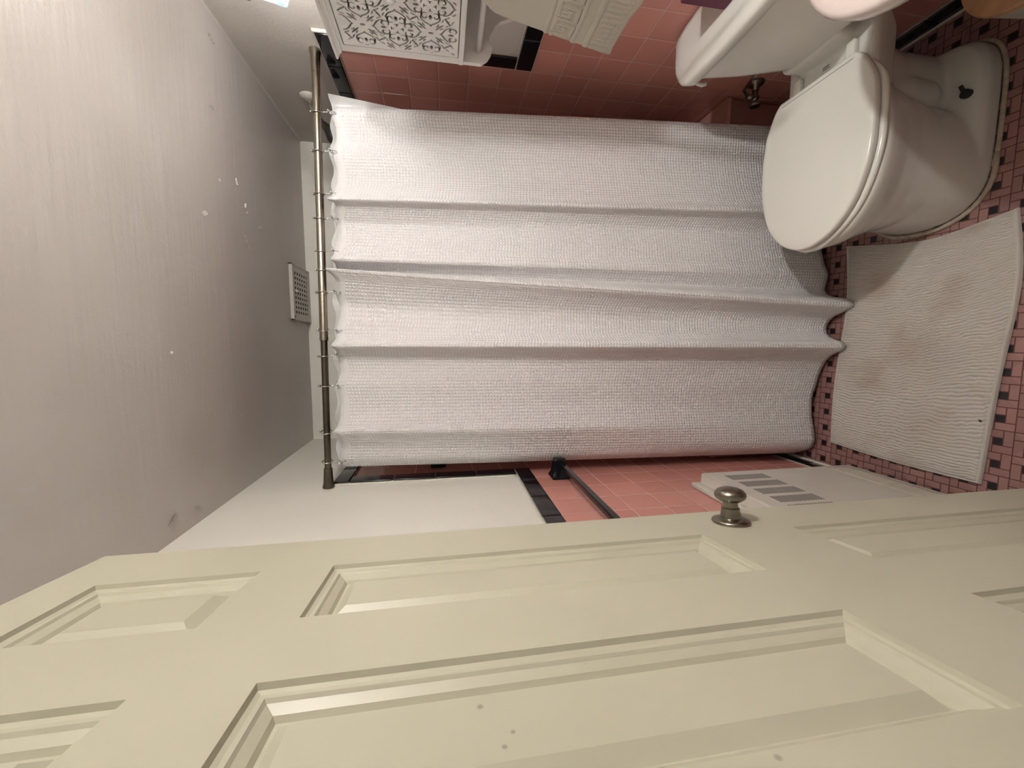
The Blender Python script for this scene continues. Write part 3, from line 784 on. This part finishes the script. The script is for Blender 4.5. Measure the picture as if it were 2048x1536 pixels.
# water valve
va = empty('supply_valve', (XR, 1.50, .30), 'dull metal water supply valve on the wall behind the toilet', 'valve')
bm = bmesh.new(); lathe(bm, [(0, 0), (.030, 0), (.028, .006), (.012, .010), (.012, .03), (0, .03)], (XR - .001, 1.50, .345), (-1, 0, 0), 24); bmo('flange', bm, NICKEL, va, smooth=True)
bm = bmesh.new(); tube(bm, [(XR - .02, 1.50, .345), (XR - .075, 1.50, .345)], .011, 14); tube(bm, [(XR - .055, 1.50, .335), (XR - .055, 1.50, .38)], .010, 12); bmo('valve_body', bm, NICKEL, va, smooth=True)
bm = bmesh.new(); lathe(bm, [(0, 0), (.018, 0), (.022, .004), (.022, .010), (.018, .014), (0, .014)], (XR - .075, 1.50, .345), (-1, 0, 0), 10); bmo('valve_handle', bm, NICKEL, va, angle=30)
bm = bmesh.new(); tube(bm, [(XR - .055, 1.50, .375), (XR - .055, 1.47, .42), (XR - .06, 1.40, .445), (XR - .065, 1.345, .455)], .005, 10); bmo('supply_tube', bm, NICKEL, va, smooth=True)

# box on the tank
bx = empty('tissue_box', (.965, 1.015, .79), 'dark magenta box standing on the toilet tank lid', 'box')
bm = bmesh.new(); box(bm, .912, 1.010, .945, 1.088, .7895, .920, .002, 1); bmo('carton', bm, PURPLE, bx)
bm = bmesh.new(); lathe(bm, [(0, 0), (.024, 0), (.024, .001), (0, .001)], (.967, 1.014, .9202), (0, 0, 1), 20); bmo('opening', bm, DARK, bx)

# ------------------------------------------------------------------ sink
sk = empty('wall_sink', (XR, .60, .80), 'pale pinkish basin edge at the near end of the toilet wall', 'sink')
bm = bmesh.new()
SX, SY = .806, .570
def se(k, z, dx=0): return [(min(x, XR - .002), y, z_) for x, y, z_ in sell(SX + dx, SY, .222 * k, .252 * k, z, 56, 2.15)]
loft(bm, [se(.35, .60, .06), se(.55, .63, .05), se(.80, .69, .03), se(.93, .735, .01), se(.97, .755), se(1.0, .765), se(1.005, .785), se(.99, .797), se(.96, .801), se(.84, .799), se(.78, .785), se(.70, .74), se(.45, .70), se(.15, .69)])
loft(bm, [rr(.90, XR - .002, SY - .22, SY + .22, .70, .02), rr(.90, XR - .002, SY - .23, SY + .23, .80, .02)])
bmo('basin', bm, SINKM, sk, smooth=True, angle=55)
bm = bmesh.new(); lathe(bm, [(0, 0), (.022, 0), (.020, .003), (0, .002)], (SX, SY, .691), (0, 0, 1), 20); bmo('drain', bm, CHROME, sk)
bm = bmesh.new(); tube(bm, [(.95, SY, .80), (.95, SY, .86), (.93, SY, .88), (.88, SY, .875), (.86, SY, .86)], .011, 14); bmo('faucet', bm, CHROME, sk, smooth=True)

# ------------------------------------------------------------------ waste bin
bn = empty('waste_bin', (.885, .775, 0), 'grey waste bin with a tan wooden lid beside the toilet', 'bin')
bm = bmesh.new(); lathe(bm, [(0, 0), (.098, 0), (.103, .005), (.124, .255), (.122, .258), (0, .258)], (.885, .775, .001), (0, 0, 1), 48); bmo('body', bm, BINM, bn, angle=40)
bm = bmesh.new(); lathe(bm, [(0, 0), (.124, 0), (.126, .004), (.124, .012), (.118, .016), (0, .017)], (.885, .775, .2605), (0, 0, 1), 48); bmo('lid', bm, TAN, bn, angle=40)

# ------------------------------------------------------------------ towel bar, left wall
tb = empty('towel_bar', (XL, 1.2, 1.125), 'black ceramic towel bar mounted on the pink left wall', 'towel bar')
def post(yc):
    bm = bmesh.new()
    loft(bm, [[(XL + h, yc + sy * a, 1.127 + sz * b_) for sy, sz in ((-1, -1), (1, -1), (1, 1), (-1, 1))] for h, a, b_ in ((.001, .036, .036), (.012, .034, .034), (.018, .027, .028), (.055, .021, .023), (.074, .020, .021), (.078, .014, .015))])
    bmesh.ops.bevel(bm, geom=list(bm.edges), offset=.003, segments=2, affect='EDGES')
    return bmo('post', bm, BLACK, tb, smooth=True, angle=50)
post(1.466); post(.70)
bm = bmesh.new(); box(bm, XL + .048, XL + .066, 0.70, 1.466, 1.118, 1.136, .0015, 2); bmo('bar', bm, BLACK, tb, angle=40)

# ------------------------------------------------------------------ wall heater
he = empty('wall_heater', (XL, .95, .05), 'white metal wall heater cover with slotted vents below the towel bar', 'heater')
HX = -.450
zs_ = [.055] + sum([[.4585 + k * .0088, .4585 + k * .0088 + .0052] for k in range(17)], []) + [.656]
yg = [.60] 
k = 0; yy = []
for g in range(8):
    b0 = 1.179 - g * .0655; yy.append((b0, b0 + .0475))
yy = sorted(yy); ycuts = [.665] + sum([[a, b_] for a, b_ in yy], []) + [1.262]
def xform(bm):
    for v_ in bm.verts:
        x, y, z = v_.co; v_.co = (z, y, x)
grid_plate('cover_panel', zs_, ycuts, lambda i, j: not (i % 2 == 1 and j % 2 == 1), HX - .0005, HX, WHITEP, he, post=xform)
bm = bmesh.new()
R1 = [(HX, .665, .656), (HX - .006, .662, .664), (HX - .05, .662, .668)]
# rounded rim around the cover
rimp = lambda d, x: [(x, .665 - d, .055 - d), (x, 1.262 + d, .055 - d), (x, 1.262 + d, .656 + d), (x, .665 - d, .656 + d)]
Rg = [[bm.verts.new(p) for p in rimp(d, x)] for d, x in ((0, HX), (.003, HX - .0008), (.0055, HX - .003), (.0065, HX - .006), (.0065, XL + .018))]
for A, B in zip(Rg, Rg[1:]):
    for k in range(4): bm.faces.new((A[k], A[(k + 1) % 4], B[(k + 1) % 4], B[k]))
bmo('cover_rim', bm, WHITEP, he, angle=60)
bm = bmesh.new(); box(bm, XL + .002, XL + .017, .64, 1.285, .03, .690, .002, 1); bmo('wall_frame', bm, WHITEP, he)
bm = bmesh.new(); box(bm, XL + .018, HX - .0018, .668, 1.258, .44, .63); bmo('slot_shade_box', bm, DARK, he)  # dark box added so the slots look shaded inside
bm = bmesh.new()
n_ = 40; vv = []
for i in range(n_ + 1):
    for j in range(10):
        y = .70 + .55 * i / n_; zz = .075 + .09 * j / 9
        vv.append((HX + .0008 + .0022 * max(0, noise.noise(Vector((y * 22, zz * 38, 5)))) , y, zz + .006 * noise.noise(Vector((y * 30, j, 0)))))
bm.free(); ff = [(i * 10 + j, (i + 1) * 10 + j, (i + 1) * 10 + j + 1, i * 10 + j + 1) for i in range(n_) for j in range(9)]
so = mesh('tape_strip', vv, ff, simple('masking_tape', (.60, .56, .47), .55, var=.08, scale=50, bstr=.5, bscale=60), he, smooth=True)
sm_ = so.modifiers.new('t', 'SOLIDIFY'); sm_.thickness = .0006
tag(so, 'wrinkled cream tape along the lower panel')

# ------------------------------------------------------------------ bath mat
def bathmat():
    nu, nv = 560, 230
    far = [(.385, 1.379), (.138, 1.363), (-.138, 1.385), (-.394, 1.382)]
    near = [(.376, .898), (.178, .876), (-.097, .895), (-.407, .911)]
    right = [(.385, 1.379), (.352, 1.20), (.343, 1.09), (.356, 1.00), (.376, .898)]
    left = [(-.394, 1.382), (-.404, 1.24), (-.409, 1.088), (-.407, .911)]
    def ev(P, t): return cmr(np.array(P), t * (len(P) - 1))
    u = np.linspace(0, 1, nu); v = np.linspace(0, 1, nv)
    Fa, Ne, Ri, Le = ev(far, u), ev(near, u), ev(right, v), ev(left, v)
    U, V = np.meshgrid(u, v); U = U[..., None]; V = V[..., None]
    c00, c10, c01, c11 = Fa[0], Fa[-1], Ne[0], Ne[-1]
    Pq = (1 - V) * Fa[None] + V * Ne[None] + (1 - U) * Ri[:, None] + U * Le[:, None] - ((1 - U) * (1 - V) * c00 + U * (1 - V) * c10 + (1 - U) * V * c01 + U * V * c11)
    U = U[..., 0]; V = V[..., 0]
    # ridges run away from the tub (constant u), wavy, broken
    wob = np.array([[noise.noise(Vector((a * 7, b_ * 9, 0))) for a in np.linspace(0, 1, 60)] for b_ in np.linspace(0, 1, 40)])
    wi = (V * 39).astype(int).clip(0, 39); wj = (U * 59).astype(int).clip(0, 59)
    def bil(A, y, x):
        y0 = np.floor(y).astype(int).clip(0, A.shape[0] - 2); x0 = np.floor(x).astype(int).clip(0, A.shape[1] - 2); fy = y - y0; fx = x - x0
        return A[y0, x0] * (1 - fy) * (1 - fx) + A[y0 + 1, x0] * fy * (1 - fx) + A[y0, x0 + 1] * (1 - fy) * fx + A[y0 + 1, x0 + 1] * fy * fx
    W = bil(wob, V * 39, U * 59)
    rng = np.random.RandomState(3); J = rng.rand(50, 90)
    jit = bil(J, V * 49, U * 89)
    ph = 84 * U + .9 * W + .55 * (jit - .5)
    ridge = np.abs(np.sin(np.pi * ph)) ** .7
    e = np.minimum(np.minimum(U * .79, (1 - U) * .79), np.minimum(V * .49, (1 - V) * .49))
    hem = np.clip((e - .012) / .006, 0, 1)
    edge = np.sqrt(np.clip(e / .006, 0, 1))
    z = .003 + edge * .009 + hem * (.0052 * ridge * (.6 + .8 * jit)) - .002 * np.exp(-((e - .013) / .003) ** 2)
    z += .003 * np.clip(W, -1, 1) * edge + np.exp(-((1 - V) / .02) ** 2) * .004 * edge
    verts = np.column_stack([Pq[..., 0].ravel(), Pq[..., 1].ravel(), z.ravel()])
    idx = np.arange(nu * nv).reshape(nv, nu)
    faces = np.stack([idx[:-1, :-1], idx[1:, :-1], idx[1:, 1:], idx[:-1, 1:]], -1).reshape(-1, 4)
    o = mesh('bath_mat', verts.tolist(), faces.tolist(), MATM, smooth=True)
    # underside
    return tag(o, 'off-white ribbed chenille bath mat lying on the mosaic floor beside the tub', 'bath mat')
bathmat()

# ------------------------------------------------------------------ door (six raised panels)
P0 = Vector((-.288, .613, 0)); dd = Vector((.128, -1, 0)).normalized(); dn = Vector((1, .128, 0)).normalized()
DW, DZ0, DZ1, DT = .545, .012, 2.02, .036
dr = empty('door_1', (P0 + dd * DW), 'cream six-panel door standing open at the left', 'door', kind='structure')
def dpt(s, z, h): p = P0 + dd * s + dn * h; return (p.x, p.y, z)
cols = [(.100, .222), (.312, .434)]; rows = [(.24, 1.040), (1.192, 1.700), (1.784, 1.958)]
bm = bmesh.new()
ss = [0, cols[0][0], cols[0][1], cols[1][0], cols[1][1], DW]; zz = [DZ0, rows[0][0], rows[0][1], rows[1][0], rows[1][1], rows[2][0], rows[2][1], DZ1]
for side in (0, 1):
    off = 0 if side == 0 else -DT; sg = 1 if side == 0 else -1
    V = {}
    def gv(i, j): 
        if (i, j) not in V: V[(i, j)] = bm.verts.new(dpt(ss[i], zz[j], off))
        return V[(i, j)]
    for i in range(5):
        for j in range(7):
            if i in (1, 3) and j in (1, 3, 5):
                a, b_ = ss[i], ss[i + 1]; c, d_ = zz[j], zz[j + 1]
                prev = [gv(i, j), gv(i + 1, j), gv(i + 1, j + 1), gv(i, j + 1)]
                for ins, dep in ((.0015, -.0035), (.005, -.0045), (.009, -.0045), (.011, -.0065), (.018, -.0095), (.0205, -.0125), (.0235, -.0125), (.034, -.0065)):
                    cur = [bm.verts.new(dpt(s_, z_, off + sg * dep * 1.35)) for s_, z_ in ((a + ins, c + ins), (b_ - ins, c + ins), (b_ - ins, d_ - ins), (a + ins, d_ - ins))]
                    for k in range(4): bm.faces.new((prev[k], prev[(k + 1) % 4], cur[(k + 1) % 4], cur[k]))
                    prev = cur
                bm.faces.new(prev)
            else: bm.faces.new((gv(i, j), gv(i + 1, j), gv(i + 1, j + 1), gv(i, j + 1)))
    if side == 0: V0 = V
for (a, b_) in [((i, 0), (i + 1, 0)) for i in range(5)] + [((i, 7), (i + 1, 7)) for i in range(5)] + [((0, j), (0, j + 1)) for j in range(7)] + [((5, j), (5, j + 1)) for j in range(7)]:
    bm.faces.new((V0[a], V0[b_], V[b_], V[a]))
lf = bmo('door_leaf', bm, DOORM, dr)
# knob, turned on the door normal
kc = Vector(dpt(.060, 1.113, 0))
kn = empty('door_knob', (0, 0, 0), None, None); kn.location = kc; put(kn, dr)
bm = bmesh.new(); lathe(bm, [(0, 0), (.0275, 0), (.0285, .002), (.0270, .005), (.020, .0075), (.013, .009), (0, .009)], kc, dn, 40); bmo('rosette', bm, NICKEL, kn, smooth=True)
bm = bmesh.new(); lathe(bm, [(0, .006), (.0150, .008), (.0146, .014), (.0130, .020), (.0136, .023), (.0112, .0245), (.0108, .030), (.0120, .034), (0, .034)], kc, dn, 32); bmo('neck', bm, NICKEL, kn, smooth=True, angle=40)
prof = [(0.0, .032), (.010, .0325), (.017, .035), (.0215, .0385), (.0232, .0425), (.0225, .0470), (.019, .0515), (.013, .0545), (.006, .0562), (0, .0565)]
bm = bmesh.new(); lathe(bm, prof, kc, dn, 40); bmo('grip', bm, NICKEL, kn, smooth=True)
for z in (.25, 1.05, 1.80):
    bm = bmesh.new(); c0 = Vector(dpt(DW + .004, z, -.004)); tube(bm, [c0, c0 + Vector((0, 0, .09))], .006, 12); bmo('hinge', bm, NICKEL, dr)

# ------------------------------------------------------------------ vanity lamp over cabinet and sink (just outside the top of the frame)
vl = empty('vanity_light', (XR, .70, 2.03), 'wall light with ribbed pale glass shades above the cabinet', 'lamp')
bm = bmesh.new(); box(bm, XR - .03, XR - .001, .14, 1.26, 2.06, 2.13, .008, 2); bmo('backplate', bm, CHROME, vl, angle=40)
mg, ng, bg = mat('ribbed_glass', (.06, .10, .11), .08); bg.inputs['Alpha'].default_value = .40
for ly, lw in zip(LAMP_Y, LAMP_W):
    c0 = Vector((LAMP_X, ly, LAMP_Z))
    bm = bmesh.new(); tube(bm, [(XR - .02, ly, 2.095), (XR - .07, ly, 2.10), (LAMP_X + .01, ly, 2.095), (LAMP_X, ly, 2.060)], .007, 10); bmo('arm', bm, CHROME, vl, smooth=True)
    bm = bmesh.new(); lathe(bm, [(0, 0), (.022, 0), (.024, -.02), (.053, -.038), (.055, -.044), (0, -.042)], (LAMP_X, ly, LAMP_Z + .090), (0, 0, 1), 24); bmo('socket_light_cap', bm, CHROME, vl, smooth=True)  # flared cap added to block direct light from the ceiling
    bm = bmesh.new(); n_ = 48
    rings = []
    for r0, h in ((.040, .046), (.044, .035), (.047, .015), (.051, -.012), (.057, -.038)):
        rings.append([(c0.x + (r0 + .0022 * math.cos(k * math.pi)) * math.cos(2 * math.pi * k / n_), c0.y + (r0 + .0022 * math.cos(k * math.pi)) * math.sin(2 * math.pi * k / n_), c0.z + h) for k in range(n_)])
    loft(bm, rings, False, False); o = bmo('glass_shade', bm, mg, vl, smooth=True)
    # the globe bulb is the light source itself: radiance = power / (pi * area)
    mb_, nb, bb = mat('bulb_glow', (.9, .9, .9), .5); bb.inputs['Emission Color'].default_value = (*LAMP_C, 1)
    rb = .030; bb.inputs['Emission Strength'].default_value = lw / (math.pi * 4 * math.pi * rb * rb)
    bm = bmesh.new(); lathe(bm, [(rb * math.sin(a_), rb * math.cos(a_)) for a_ in [math.pi * q / 8 for q in range(9)]], c0, (0, 0, 1), 16); bmo('bulb', bm, mb_, vl, smooth=True)
